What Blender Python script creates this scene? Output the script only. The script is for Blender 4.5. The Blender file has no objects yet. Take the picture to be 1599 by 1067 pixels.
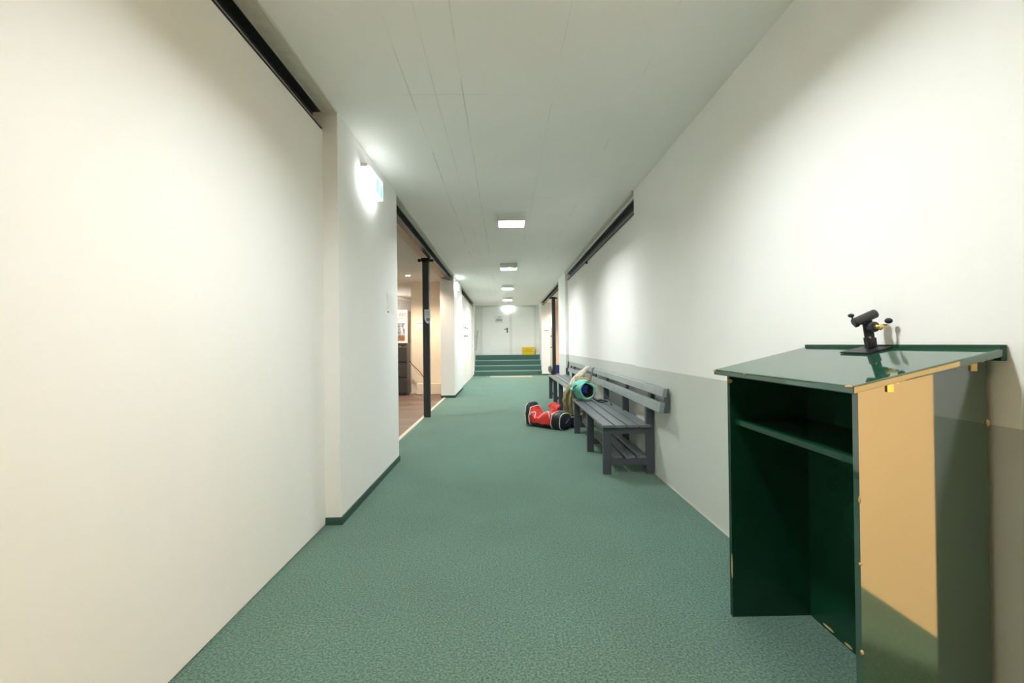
import bpy, bmesh, math, random
import numpy as np
from mathutils import Vector, Matrix, noise

C = bpy.context.scene
COL = C.collection
random.seed(4)
PI = math.pi

# ------------------------------------------------------------------ camera
F, CX, CY, H = 720.0, 799.5, 533.5, 1.08        # focal length in px of the 1599 px frame, eye height
VPX, VPY, ROLL = 787.0, 538.0, 0.0115           # where the corridor axis meets the picture, and roll
fw = np.array([(VPX - CX) / F, (VPY - CY) / F, 1.0]); fw /= np.linalg.norm(fw)
up = np.array([-math.sin(ROLL), -math.cos(ROLL), 0.0]); up -= up.dot(fw) * fw; up /= np.linalg.norm(up)
R = np.stack([np.cross(fw, up), fw, up], 1)
cd = bpy.data.cameras.new('camera'); cam = bpy.data.objects.new('camera', cd); COL.objects.link(cam)
cd.sensor_width = 36.0; cd.lens = F / 1599 * 36.0; cd.clip_start = 0.02; cd.clip_end = 100
r_, d_, f_ = R[0], R[1], R[2]
cam.matrix_world = Matrix(((r_[0], -d_[0], -f_[0], 0), (r_[1], -d_[1], -f_[1], 0), (r_[2], -d_[2], -f_[2], H), (0, 0, 0, 1)))
C.camera = cam

# ------------------------------------------------------------------ world, exposure
w = bpy.data.worlds.new('world'); C.world = w; w.use_nodes = True
w.node_tree.nodes['Background'].inputs[0].default_value = (0.9, 0.95, 1, 1)
w.node_tree.nodes['Background'].inputs[1].default_value = 0.05
C.view_settings.view_transform = 'Standard'; C.view_settings.look = 'None'
C.view_settings.exposure = 0.92; C.view_settings.gamma = 1.0; C.view_settings.use_curve_mapping = False
C.cycles.max_bounces = 16; C.cycles.diffuse_bounces = 10; C.cycles.glossy_bounces = 6
LAMP = 205.0            # radiance of the corridor ceiling lamps
WARM = 115.0            # the warm lamps behind the camera
SIGN = 7.0            # the backlit escape signs
SPOTW = 60.0           # halogen downlights in the side rooms


# ------------------------------------------------------------------ materials
def srgb(r, g, b):
    f = lambda c: (c / 255 / 12.92) if c <= 10.3 else ((c / 255 + 0.055) / 1.055) ** 2.4
    return (f(r), f(g), f(b), 1)


def mat(name, col, rough=0.6, var=0.06, scale=8.0, bump=0.0, bscale=60.0, metal=0.0, ior=1.5, detail=4.0):
    m = bpy.data.materials.new(name); m.use_nodes = True
    nt = m.node_tree; b = nt.nodes['Principled BSDF']
    b.inputs['Roughness'].default_value = rough; b.inputs['Metallic'].default_value = metal
    b.inputs['IOR'].default_value = ior
    tc = nt.nodes.new('ShaderNodeTexCoord')
    n = nt.nodes.new('ShaderNodeTexNoise'); n.inputs['Scale'].default_value = scale; n.inputs['Detail'].default_value = detail
    nt.links.new(tc.outputs['Object'], n.inputs['Vector'])
    mx = nt.nodes.new('ShaderNodeMix'); mx.data_type = 'RGBA'
    mx.inputs[6].default_value = tuple(c * (1 - var) for c in col[:3]) + (1,)
    mx.inputs[7].default_value = tuple(min(1, c * (1 + var)) for c in col[:3]) + (1,)
    nt.links.new(n.outputs['Fac'], mx.inputs[0]); nt.links.new(mx.outputs[2], b.inputs['Base Color'])
    if bump:
        n2 = nt.nodes.new('ShaderNodeTexNoise'); n2.inputs['Scale'].default_value = bscale; n2.inputs['Detail'].default_value = 3
        nt.links.new(tc.outputs['Object'], n2.inputs['Vector'])
        bp = nt.nodes.new('ShaderNodeBump'); bp.inputs['Strength'].default_value = bump; bp.inputs['Distance'].default_value = 0.005
        nt.links.new(n2.outputs['Fac'], bp.inputs['Height']); nt.links.new(bp.outputs['Normal'], b.inputs['Normal'])
    return m


def emit(name, col, strength):
    m = bpy.data.materials.new(name); m.use_nodes = True
    b = m.node_tree.nodes['Principled BSDF']
    b.inputs['Base Color'].default_value = (0.8, 0.8, 0.8, 1)
    b.inputs['Emission Color'].default_value = col; b.inputs['Emission Strength'].default_value = strength
    return m


def nmath(nt, op, a, b=None):
    n = nt.nodes.new('ShaderNodeMath'); n.operation = op
    for i, v in enumerate((a, b)):
        if v is None: continue
        if isinstance(v, (int, float)): n.inputs[i].default_value = v
        else: nt.links.new(v, n.inputs[i])
    return n.outputs[0]


def carpet_mat():
    m = mat('green_carpet', (0.1, 0.22, 0.17, 1), 0.95, 0.0, bump=0.6, bscale=420)
    nt = m.node_tree; b = nt.nodes['Principled BSDF']; b.inputs['Specular IOR Level'].default_value = 0.1
    b.inputs['Sheen Weight'].default_value = 0.35; b.inputs['Sheen Roughness'].default_value = 0.35; b.inputs['Sheen Tint'].default_value = (0.75, 0.95, 0.82, 1)
    tc = nt.nodes.new('ShaderNodeTexCoord')
    n = nt.nodes.new('ShaderNodeTexNoise'); n.inputs['Scale'].default_value = 115; n.inputs['Detail'].default_value = 7; n.inputs['Roughness'].default_value = 0.75
    nt.links.new(tc.outputs['Object'], n.inputs['Vector'])
    cr = nt.nodes.new('ShaderNodeValToRGB')
    cr.color_ramp.elements[0].position = 0.36; cr.color_ramp.elements[0].color = (0.036, 0.074, 0.060, 1)
    cr.color_ramp.elements[1].position = 0.64; cr.color_ramp.elements[1].color = (0.205, 0.360, 0.30, 1)
    nt.links.new(n.outputs['Fac'], cr.inputs[0])
    n2 = nt.nodes.new('ShaderNodeTexNoise'); n2.inputs['Scale'].default_value = 1.6; n2.inputs['Detail'].default_value = 5
    nt.links.new(tc.outputs['Object'], n2.inputs['Vector'])
    mx = nt.nodes.new('ShaderNodeMix'); mx.data_type = 'RGBA'; mx.blend_type = 'MULTIPLY'; mx.inputs[0].default_value = 1
    cr2 = nt.nodes.new('ShaderNodeValToRGB')
    cr2.color_ramp.elements[0].position = 0.3; cr2.color_ramp.elements[0].color = (0.9, 0.86, 0.86, 1)
    cr2.color_ramp.elements[1].position = 0.7; cr2.color_ramp.elements[1].color = (1.0, 1.0, 1.0, 1)
    nt.links.new(n2.outputs['Fac'], cr2.inputs[0])
    nt.links.new(cr.outputs[0], mx.inputs[6]); nt.links.new(cr2.outputs[0], mx.inputs[7])
    nt.links.new(mx.outputs[2], b.inputs['Base Color'])
    return m


def ceiling_mat():
    # painted board-marked concrete: seams run along the corridor, a few across it
    m = mat('painted_concrete_ceiling', (0.90, 0.885, 0.86, 1), 0.8, 0.03, 1.2, bump=0.12, bscale=25)
    nt = m.node_tree; b = nt.nodes['Principled BSDF']
    base = b.inputs['Base Color'].links[0].from_socket
    tc = nt.nodes.new('ShaderNodeTexCoord'); sp = nt.nodes.new('ShaderNodeSeparateXYZ')
    nt.links.new(tc.outputs['Object'], sp.inputs[0])
    wob = nt.nodes.new('ShaderNodeTexNoise'); wob.inputs['Scale'].default_value = 1.5
    nt.links.new(tc.outputs['Object'], wob.inputs['Vector'])
    x = nmath(nt, 'ADD', sp.outputs[0], nmath(nt, 'MULTIPLY', nmath(nt, 'SUBTRACT', wob.outputs['Fac'], 0.5), 0.02))
    tot = None
    for x0, wd, a in ((-0.515, 0.0035, 1), (-0.37, 0.003, 0.6), (-0.215, 0.004, 0.9), (0.30, 0.003, 0.5), (0.757, 0.004, 0.5)):
        v = nmath(nt, 'MULTIPLY', nmath(nt, 'LESS_THAN', nmath(nt, 'ABSOLUTE', nmath(nt, 'SUBTRACT', x, x0)), wd), a)
        tot = v if tot is None else nmath(nt, 'MAXIMUM', tot, v)
    for y0 in (2.63, 4.5, 8.1, 11.0):
        v = nmath(nt, 'MULTIPLY', nmath(nt, 'LESS_THAN', nmath(nt, 'ABSOLUTE', nmath(nt, 'SUBTRACT', sp.outputs[1], y0)), 0.005), 0.35)
        tot = nmath(nt, 'MAXIMUM', tot, v)
    br = nt.nodes.new('ShaderNodeTexNoise'); br.inputs['Scale'].default_value = 2.2
    nt.links.new(tc.outputs['Object'], br.inputs['Vector'])
    fac = nmath(nt, 'MULTIPLY', tot, nmath(nt, 'MINIMUM', nmath(nt, 'MAXIMUM', nmath(nt, 'MULTIPLY', nmath(nt, 'SUBTRACT', br.outputs['Fac'], 0.44), 3.0), 0.05), 0.42))
    mx = nt.nodes.new('ShaderNodeMix'); mx.data_type = 'RGBA'
    nt.links.new(fac, mx.inputs[0]); nt.links.new(base, mx.inputs[6]); mx.inputs[7].default_value = (0.42, 0.42, 0.36, 1)
    nt.links.new(mx.outputs[2], b.inputs['Base Color'])
    return m


def dado_mat():
    m = mat('white_wall_with_grey_dado', (0.885, 0.88, 0.865, 1), 0.75, 0.02, 3, bump=0.06, bscale=45)
    nt = m.node_tree; b = nt.nodes['Principled BSDF']
    base = b.inputs['Base Color'].links[0].from_socket
    tc = nt.nodes.new('ShaderNodeTexCoord'); sp = nt.nodes.new('ShaderNodeSeparateXYZ')
    nt.links.new(tc.outputs['Object'], sp.inputs[0])
    lo = nmath(nt, 'LESS_THAN', sp.outputs[2], 0.862)
    mx = nt.nodes.new('ShaderNodeMix'); mx.data_type = 'RGBA'
    nt.links.new(lo, mx.inputs[0]); nt.links.new(base, mx.inputs[6]); mx.inputs[7].default_value = (0.60, 0.625, 0.59, 1)
    nt.links.new(mx.outputs[2], b.inputs['Base Color'])
    return m


def wood_floor_mat():
    m = mat('brown_plank_floor', (0.16, 0.11, 0.085, 1), 0.5, 0.1, 4)
    nt = m.node_tree; b = nt.nodes['Principled BSDF']
    tc = nt.nodes.new('ShaderNodeTexCoord')
    br = nt.nodes.new('ShaderNodeTexBrick'); br.inputs['Scale'].default_value = 1.0
    br.inputs['Color1'].default_value = (0.19, 0.125, 0.095, 1); br.inputs['Color2'].default_value = (0.13, 0.09, 0.072, 1)
    br.inputs['Mortar'].default_value = (0.06, 0.04, 0.035, 1); br.inputs['Mortar Size'].default_value = 0.004
    br.inputs['Brick Width'].default_value = 1.2; br.inputs['Row Height'].default_value = 0.18
    nt.links.new(tc.outputs['Object'], br.inputs['Vector']); nt.links.new(br.outputs['Color'], b.inputs['Base Color'])
    return m


def photo_mat():
    # the printed picture of the poster: grey-blue top with a dark upright shape, warm bottom
    m = mat('printed_picture', (0.3, 0.34, 0.4, 1), 0.5, 0.1)
    nt = m.node_tree; b = nt.nodes['Principled BSDF']
    tc = nt.nodes.new('ShaderNodeTexCoord'); sp = nt.nodes.new('ShaderNodeSeparateXYZ')
    nt.links.new(tc.outputs['Object'], sp.inputs[0])
    v = nt.nodes.new('ShaderNodeTexVoronoi'); v.inputs['Scale'].default_value = 16
    mp = nt.nodes.new('ShaderNodeMapping'); mp.inputs['Scale'].default_value = (2.2, 1, 0.8)
    nt.links.new(tc.outputs['Object'], mp.inputs[0]); nt.links.new(mp.outputs[0], v.inputs['Vector'])
    cr = nt.nodes.new('ShaderNodeValToRGB'); cr.color_ramp.interpolation = 'CONSTANT'
    e = cr.color_ramp.elements
    e[0].position = 0; e[0].color = (0.33, 0.38, 0.46, 1); e[1].position = 0.5; e[1].color = (0.2, 0.22, 0.28, 1)
    x = e.new(0.75); x.color = (0.6, 0.62, 0.66, 1)
    nt.links.new(v.outputs['Color'], cr.inputs[0])
    cr2 = nt.nodes.new('ShaderNodeValToRGB'); e = cr2.color_ramp.elements
    e[0].position = 0.0; e[0].color = (0.5, 0.22, 0.12, 1); e[1].position = 1; e[1].color = (0.12, 0.07, 0.06, 1)
    nt.links.new(v.outputs['Distance'], cr2.inputs[0])
    mx = nt.nodes.new('ShaderNodeMix'); mx.data_type = 'RGBA'
    nt.links.new(nmath(nt, 'LESS_THAN', sp.outputs[2], 0.16), mx.inputs[0])
    nt.links.new(cr.outputs[0], mx.inputs[6]); nt.links.new(cr2.outputs[0], mx.inputs[7])
    nt.links.new(mx.outputs[2], b.inputs['Base Color'])
    return m


M = dict(
    carpet=carpet_mat(), ceiling=ceiling_mat(), dado=dado_mat(), planks=wood_floor_mat(), photo=photo_mat(),
    wall=mat('white_wall_paint', (0.885, 0.88, 0.865, 1), 0.75, 0.02, 3, bump=0.06, bscale=45),
    cream=mat('cream_wall_paint', (0.84, 0.77, 0.66, 1), 0.8, 0.03, 3),
    ochre=mat('warm_cream_wall_paint', (0.80, 0.62, 0.36, 1), 0.8, 0.03, 3),
    greywall=mat('pale_grey_wall', (0.62, 0.63, 0.64, 1), 0.8, 0.03, 3),
    lintel=mat('warm_lit_lintel', (0.62, 0.46, 0.33, 1), 0.7, 0.1, 6),  # tan puts the side room's warm light into the underside colour
    roomceil=mat('beige_ceiling', (0.62, 0.58, 0.53, 1), 0.9, 0.03, 3),
    raw=mat('rough_concrete_strip', (0.66, 0.62, 0.54, 1), 0.9, 0.2, 18, bump=0.5, bscale=40),
    black=mat('black_steel', (0.012, 0.013, 0.016, 1), 0.45, 0.2, 12),
    rail=mat('dark_rail_steel', (0.02, 0.022, 0.026, 1), 0.4, 0.2, 12),
    railedge=mat('rail_edge_steel', (0.30, 0.30, 0.31, 1), 0.4, 0.2, 12, metal=0.4),  # paled to paint a highlight along the unlit inner rib
    post=mat('charcoal_post_paint', (0.028, 0.032, 0.036, 1), 0.45, 0.15, 10),
    skirt=mat('green_carpet_skirting', (0.03, 0.085, 0.066, 1), 0.95, 0.25, 180),
    stair=mat('dark_green_stair_carpet', (0.066, 0.150, 0.130, 1), 0.95, 0.25, 120, bump=0.4, bscale=300),
    nosing=mat('pale_stair_nosing', (0.30, 0.42, 0.37, 1), 0.6, 0.1, 30),
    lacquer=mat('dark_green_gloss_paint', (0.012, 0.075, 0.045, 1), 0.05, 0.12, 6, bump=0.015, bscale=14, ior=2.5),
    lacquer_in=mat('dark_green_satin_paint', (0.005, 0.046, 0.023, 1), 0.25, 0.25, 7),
    mirrorgreen=mat('high_gloss_green_lacquer', (0.012, 0.050, 0.034, 1), 0.06, 0.1, 6, ior=2.7),
    edge=mat('lit_green_edge', (0.055, 0.34, 0.20, 1), 0.5, 0.2, 40, ior=1.25),  # brighter green paints in the light falling on the lectern's front edges
    worn=mat('bare_wood_chip', (0.55, 0.38, 0.18, 1), 0.7, 0.2, 60),
    brass=mat('brass', (0.72, 0.52, 0.20, 1), 0.3, 0.1, 40, metal=0.9),
    housing=mat('lamp_housing_white', (0.72, 0.74, 0.66, 1), 0.5, 0.02, 6),
    white=mat('white_enamel', (0.85, 0.86, 0.85, 1), 0.35, 0.02, 6),
    door=mat('white_door_paint', (0.90, 0.90, 0.90, 1), 0.4, 0.015, 3),
    doorframe=mat('door_frame_paint', (0.80, 0.82, 0.79, 1), 0.4, 0.02, 3),
    benchleg=mat('slate_grey_paint', (0.072, 0.080, 0.100, 1), 0.5, 0.12, 14),
    benchslat=mat('worn_grey_slat_paint', (0.150, 0.176, 0.190, 1), 0.32, 0.25, 9, bump=0.05, bscale=50),
    benchback=mat('pale_worn_grey_slat_paint', (0.225, 0.275, 0.28, 1), 0.34, 0.3, 7, bump=0.05, bscale=50),
    yellow=mat('yellow_plastic', (0.82, 0.55, 0.01, 1), 0.4, 0.04, 8),
    darkyellow=mat('dark_yellow_plastic', (0.55, 0.34, 0.005, 1), 0.4, 0.1, 8),
    red=mat('red_nylon', (0.62, 0.025, 0.022, 1), 0.5, 0.15, 25, bump=0.3, bscale=60),
    nylon=mat('black_nylon', (0.014, 0.014, 0.02, 1), 0.5, 0.3, 25, bump=0.3, bscale=60),
    piping=mat('white_piping', (0.78, 0.72, 0.68, 1), 0.6, 0.1, 40),
    tanpiping=mat('beige_piping', (0.5, 0.42, 0.3, 1), 0.7, 0.1, 40),
    khaki=mat('khaki_cloth', (0.29, 0.27, 0.14, 1), 0.9, 0.6, 18, bump=0.5, bscale=50),
    offwhite=mat('off_white_cloth', (0.62, 0.59, 0.50, 1), 0.9, 0.2, 20, bump=0.5, bscale=50),
    tan=mat('tan_canvas', (0.36, 0.27, 0.15, 1), 0.9, 0.2, 20),
    turq=mat('turquoise_cloth', (0.16, 0.52, 0.44, 1), 0.75, 0.2, 20, bump=0.4, bscale=40),
    turqlight=mat('pale_turquoise_cloth', (0.28, 0.66, 0.55, 1), 0.75, 0.2, 20, bump=0.4, bscale=40),
    blue=mat('blue_cloth', (0.01, 0.045, 0.36, 1), 0.6, 0.4, 22, bump=0.4, bscale=40),
    bluemark=mat('pale_blue_mark', (0.10, 0.20, 0.42, 1), 0.5, 0.2, 40),
    lining=mat('grey_lining', (0.10, 0.105, 0.095, 1), 0.8, 0.3, 25),
    paper=mat('white_paper', (0.82, 0.83, 0.82, 1), 0.7, 0.02, 6),
    bluepaper=mat('pale_blue_paper', (0.60, 0.72, 0.76, 1), 0.6, 0.05, 6),
    ink=mat('grey_print', (0.22, 0.22, 0.22, 1), 0.7, 0.2, 50),
    redink=mat('red_print', (0.75, 0.09, 0.03, 1), 0.6, 0.05, 10),
    cabinet=mat('dark_grey_cabinet_steel', (0.045, 0.043, 0.042, 1), 0.45, 0.1, 8),
    cabinetlight=mat('cabinet_label_strip', (0.16, 0.15, 0.125, 1), 0.5, 0.1, 8),
    brownedge=mat('brown_board_edge', (0.12, 0.08, 0.05, 1), 0.6, 0.3, 20),
    threshold=mat('pale_threshold_strip', (0.62, 0.60, 0.52, 1), 0.5, 0.05, 20),
    mat_strip=mat('beige_floor_grating', (0.42, 0.40, 0.31, 1), 0.8, 0.15, 90),
    alu=mat('grey_metal', (0.45, 0.46, 0.45, 1), 0.35, 0.1, 20, metal=0.7),
    mop=mat('grey_mop_fibre', (0.16, 0.17, 0.15, 1), 0.95, 0.4, 60),
    bin=mat('blue_plastic', (0.02, 0.06, 0.42, 1), 0.4, 0.1, 8),
    signbody=mat('sign_housing', (0.62, 0.52, 0.48, 1), 0.5, 0.05, 8),
    lampglow=emit('lamp_panel_glow', (0.945, 0.985, 0.985, 1), LAMP),
    lampglow_mid=emit('mid_lamp_panel_glow', (0.96, 0.985, 0.97, 1), LAMP * 1.25),
    lampglow_far=emit('bright_lamp_panel_glow', (0.96, 0.985, 0.97, 1), LAMP * 1.08),
    warmglow=emit('warm_lamp_panel_glow', (1.0, 0.70, 0.46, 1), WARM),
    signglow=emit('escape_sign_glow', (0.92, 1.0, 0.99, 1), SIGN),
    signface=emit('escape_sign_face_glow', (0.72, 0.98, 0.94, 1), 0.56),
    signgreen=emit('escape_sign_green', (0.10, 0.62, 0.45, 1), 0.75),
    spotglow=emit('halogen_glow', (1.0, 0.72, 0.45, 1), SPOTW),
)


# ------------------------------------------------------------------ mesh helpers
def B(): return bmesh.new()


def box(bm, x0, x1, y0, y1, z0, z1):
    v = [bm.verts.new((x, y, z)) for z in (z0, z1) for y in (y0, y1) for x in (x0, x1)]
    for f in ((0, 2, 3, 1), (4, 5, 7, 6), (0, 1, 5, 4), (2, 6, 7, 3), (0, 4, 6, 2), (1, 3, 7, 5)):
        bm.faces.new([v[i] for i in f])
    return v


def prism(bm, pts, axis, a0, a1):
    """pts: 2-D outline in the two other axes (in x,y,z order), extruded along axis from a0 to a1"""
    def mk(p, a):
        q = list(p); q.insert(axis, a); return bm.verts.new(q)
    lo = [mk(p, a0) for p in pts]; hi = [mk(p, a1) for p in pts]
    n = len(pts)
    bm.faces.new(lo); bm.faces.new(hi[::-1])
    for i in range(n): bm.faces.new((lo[i], hi[i], hi[(i + 1) % n], lo[(i + 1) % n]))


def frame(t):
    t = t.normalized(); u = Vector((0, 0, 1)) if abs(t.z) < 0.9 else Vector((1, 0, 0))
    a = t.cross(u).normalized(); return a, t.cross(a).normalized()


def tube(bm, pts, r, n=8, caps=True):
    pts = [Vector(p) for p in pts]; rings = []
    rr = r if isinstance(r, (list, tuple)) else [r] * len(pts)
    pa = None
    for i, p in enumerate(pts):
        t = (pts[min(i + 1, len(pts) - 1)] - pts[max(i - 1, 0)]).normalized()
        if pa is None: a, b = frame(t)
        else:
            a = (pa - t * pa.dot(t)).normalized(); b = t.cross(a)
        pa = a
        rings.append([bm.verts.new(p + (a * math.cos(2 * PI * k / n) + b * math.sin(2 * PI * k / n)) * rr[i]) for k in range(n)])
    for i in range(len(rings) - 1):
        for k in range(n):
            bm.faces.new((rings[i][k], rings[i][(k + 1) % n], rings[i + 1][(k + 1) % n], rings[i + 1][k]))
    if caps: bm.faces.new(rings[0][::-1]); bm.faces.new(rings[-1])


def smooth_path(pts, n=6):
    P = [Vector(p) for p in pts]; out = []
    for i in range(len(P) - 1):
        p0, p1, p2, p3 = P[max(i - 1, 0)], P[i], P[i + 1], P[min(i + 2, len(P) - 1)]
        for k in range(n):
            t = k / n
            out.append(0.5 * ((2 * p1) + (p2 - p0) * t + (2 * p0 - 5 * p1 + 4 * p2 - p3) * t * t + (3 * p1 - p0 - 3 * p2 + p3) * t ** 3))
    out.append(P[-1]); return out


def sphere(bm, c, r, seg=14, ring=9):
    rx, ry, rz = r if isinstance(r, (tuple, list)) else (r, r, r)
    bmesh.ops.create_uvsphere(bm, u_segments=seg, v_segments=ring, radius=1,
                              matrix=Matrix.Translation(c) @ Matrix.Diagonal((rx, ry, rz, 1)))


def obj(name, bm, m, parent=None, smooth=False, bevel=0.0, kind=None, sub=0):
    if parent is not None and parent.type == 'EMPTY' and parent.get('_world'):
        bmesh.ops.translate(bm, verts=bm.verts, vec=-parent.location)
    bmesh.ops.recalc_face_normals(bm, faces=bm.faces)
    me = bpy.data.meshes.new(name); bm.to_mesh(me); bm.free()
    o = bpy.data.objects.new(name, me); COL.objects.link(o); me.materials.append(m)
    if smooth:
        for p in me.polygons: p.use_smooth = True
    if bevel:
        b = o.modifiers.new('bevel', 'BEVEL'); b.width = bevel; b.segments = 2; b.limit_method = 'ANGLE'
    if sub:
        s = o.modifiers.new('sub', 'SUBSURF'); s.levels = sub; s.render_levels = sub
    if parent is not None: o.parent = parent
    if kind: o['kind'] = kind
    return o


def thing(name, label, cat, loc=(0, 0, 0), rz=0.0, group=None, world=True):
    o = bpy.data.objects.new(name, None); COL.objects.link(o)
    o.location = loc; o.rotation_euler = (0, 0, rz); o.empty_display_size = 0.1
    if world: o['_world'] = 1
    o['label'] = label; o['category'] = cat
    if group: o['group'] = group
    return o


def tag(o, label, cat, group=None):
    o['label'] = label; o['category'] = cat
    if group: o['group'] = group
    return o


def struct(name, bm, m, **k): return obj(name, bm, m, kind='structure', **k)


def one(*a, **k):
    bm = B(); box(bm, *a); return bm


def dup(root, loc, label=None, group=None, name=None):
    r = root.copy(); COL.objects.link(r); r.location = loc
    if label: r['label'] = label
    if group: r['group'] = group
    for ch in list(root.children):
        c = ch.copy(); COL.objects.link(c); c.parent = r
        for g in ch.children:
            d = g.copy(); COL.objects.link(d); d.parent = c
    return r


# ------------------------------------------------------------------ the setting
HC = 2.51            # ceiling height
XR = 1.232           # right wall face
XN = 1.555            # wall of the bay beside and behind the camera, right
YB = -3.2            # wall behind the camera
struct('floor', one(-1.22, 1.75, YB, 15.9, -0.08, 0.0), M['carpet'])
bm = B(); box(bm, -6.2, -1.22, 3.9, 15.2, -0.08, -0.002); struct('floor_side_room', bm, M['planks'])
bm = B(); box(bm, 1.75, 3.6, 10.3, 17.7, -0.08, -0.002); box(bm, 1.32, 1.75, 15.9, 17.7, -0.08, -0.002); struct('floor_end_room', bm, M['planks'])
struct('ceiling', one(-1.24, 1.75, YB, 17.0, HC, HC + 0.1), M['ceiling'])
struct('ceiling_side_room', one(-6.2, -1.24, 3.9, 15.2, 2.49, 2.6), M['roomceil'])
struct('ceiling_end_room', one(1.75, 3.6, 10.3, 17.7, 2.49, 2.6), M['roomceil'])

bm = B()
box(bm, -1.22, -1.09, YB, 2.82, 0.004, 2.395)          # sliding partition, near
box(bm, -1.24, -1.165, YB, 2.82, 2.395, HC)            # masonry behind its rail
box(bm, -1.30, -1.0, 2.82, 4.37, 0, HC)                # pier with the escape sign
box(bm, -1.30, -1.165, 4.37, 9.46, 2.475, HC)          # lintel over the opening
box(bm, -1.30, -1.016, 9.46, 11.2, 0, HC)              # second pier
box(bm, -1.22, -1.075, 11.2, 15.85, 0.004, 2.40)       # sliding partition, far
box(bm, -1.24, -1.14, 11.2, 15.85, 2.40, HC)
box(bm, -1.24, -1.04, 15.85, 17.0, 0, HC)              # side of the stair recess
struct('wall_left', bm, M['wall'], bevel=0.004)
bm = B(); box(bm, -1.302, -1.13, 4.37, 9.46, 2.462, 2.476); struct('trim_11', bm, M['lintel'])
bm = B(); box(bm, XR, 1.62, 0.976, 4.3, 0, HC)          # right wall, with its end where the bay begins
box(bm, 1.286, 1.62, 4.3, 9.17, 0.004, 2.335)
box(bm, 1.33, 1.62, 4.3, 9.17, 2.335, HC); box(bm, 1.25, 1.62, 4.3, 9.17, 2.462, HC)
box(bm, XR, 1.62, 9.17, 10.3, 0, HC)
struct('wall_right', bm, M['dado'], bevel=0.004)
struct('wall_bay_right', one(XN, 1.75, YB, 0.976, 0, HC), M['ochre'])
bm = B(); box(bm, 1.30, 1.66, 15.85, 17.0, 0, HC); struct('wall_recess_right', bm, M['wall'])
bm = B(); box(bm, -1.24, 1.66, 17.0, 17.15, 0, HC); struct('wall_end', bm, M['wall'])
struct('wall_behind', one(-1.24, 1.75, YB - 0.15, YB, 0, HC), M['wall'])
# left side room seen through the opening
bm = B(); prism(bm, [(-5.55, 3.9), (-2.5, 15.1), (-2.65, 15.15), (-5.75, 3.9)], 2, 0, 2.49); struct('wall_side_room_left', bm, M['greywall'])
bm = B(); prism(bm, [(-5.52, 3.9), (-2.47, 15.1), (-2.5, 15.1), (-5.55, 3.9)], 2, 2.41, 2.485); struct('trim_1', bm, M['white'])
struct('wall_side_room_back', one(-2.9, -2.0, 15.0, 15.2, 0, 2.49), M['greywall'])
struct('wall_side_room_inner', one(-2.08, -1.30, 10.4, 15.0, 0, 2.49), M['cream'])
struct('wall_side_room_near', one(-6.0, -1.30, 3.75, 3.9, 0, 2.49), M['cream'])
# right room by the stairs
struct('wall_end_room_back', one(1.66, 3.6, 17.6, 17.75, 0, 2.49), M['cream'])
struct('wall_end_room_right', one(3.45, 3.6, 10.3, 17.6, 0, 2.49), M['cream'])
struct('wall_end_room_near', one(1.62, 3.6, 10.15, 10.3, 0, 2.49), M['cream'])
# skirtings
bm = B()
box(bm, -1.09, -0.988, 2.808, 2.82, 0, 0.043); box(bm, -1.0, -0.988, 2.82, 4.37, 0, 0.043)
box(bm, -1.30, -1.004, 9.448, 9.46, 0, 0.05); box(bm, -1.016, -1.004, 9.46, 11.2, 0, 0.05)
box(bm, -1.075, -1.03, 15.838, 15.85, 0, 0.04)
struct('baseboard_left', bm, M['skirt'])
bm = B(); box(bm, 1.30, 1.66, 15.838, 15.85, 0, 0.05); box(bm, XR - 0.006, XR, 9.17, 10.3, 0, 0.02); struct('baseboard_right', bm, M['skirt'])
struct('baseboard_right_1', one(XR - 0.006, XR, 0.976, 4.3, 0, 0.007), M['threshold'])
bm = B(); box(bm, -2.08, -1.30, 10.39, 10.4, 0, 0.05); struct('baseboard_side_room', bm, M['doorframe'])
struct('trim_2', one(-1.245, -1.2, 4.37, 9.46, -0.002, 0.008), M['threshold'], bevel=0.002)
# raw concrete strips along the ceiling above the sliding rails
bm = B(); box(bm, -1.09, -1.0, YB, 2.82, HC - 0.010, HC + 0.002); struct('trim_3', bm, M['raw'])
bm = B(); box(bm, -1.012, -0.998, YB, 2.82, HC - 0.013, HC); box(bm, -1.09, -1.083, YB, 2.82, HC - 0.013, HC); struct('trim_10', bm, M['threshold'])
bm = B(); box(bm, -1.065, -1.0, 4.37, 9.46, HC - 0.010, HC + 0.002); struct('trim_4', bm, M['raw'])
bm = B(); box(bm, -1.010, -0.998, 4.37, 9.46, HC - 0.013, HC); struct('trim_12', bm, M['threshold'])
bm = B(); box(bm, XR - 0.02, 1.252, 4.3, 9.17, HC - 0.03, HC + 0.002); struct('trim_5', bm, M['raw'])
bm = B(); box(bm, -1.065, -1.016, 11.2, 15.85, HC - 0.010, HC + 0.002); struct('trim_6', bm, M['raw'])
bm = B(); box(bm, 1.25, 1.30, 10.3, 15.85, HC - 0.02, HC + 0.002); struct('trim_7', bm, M['raw'])
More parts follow.
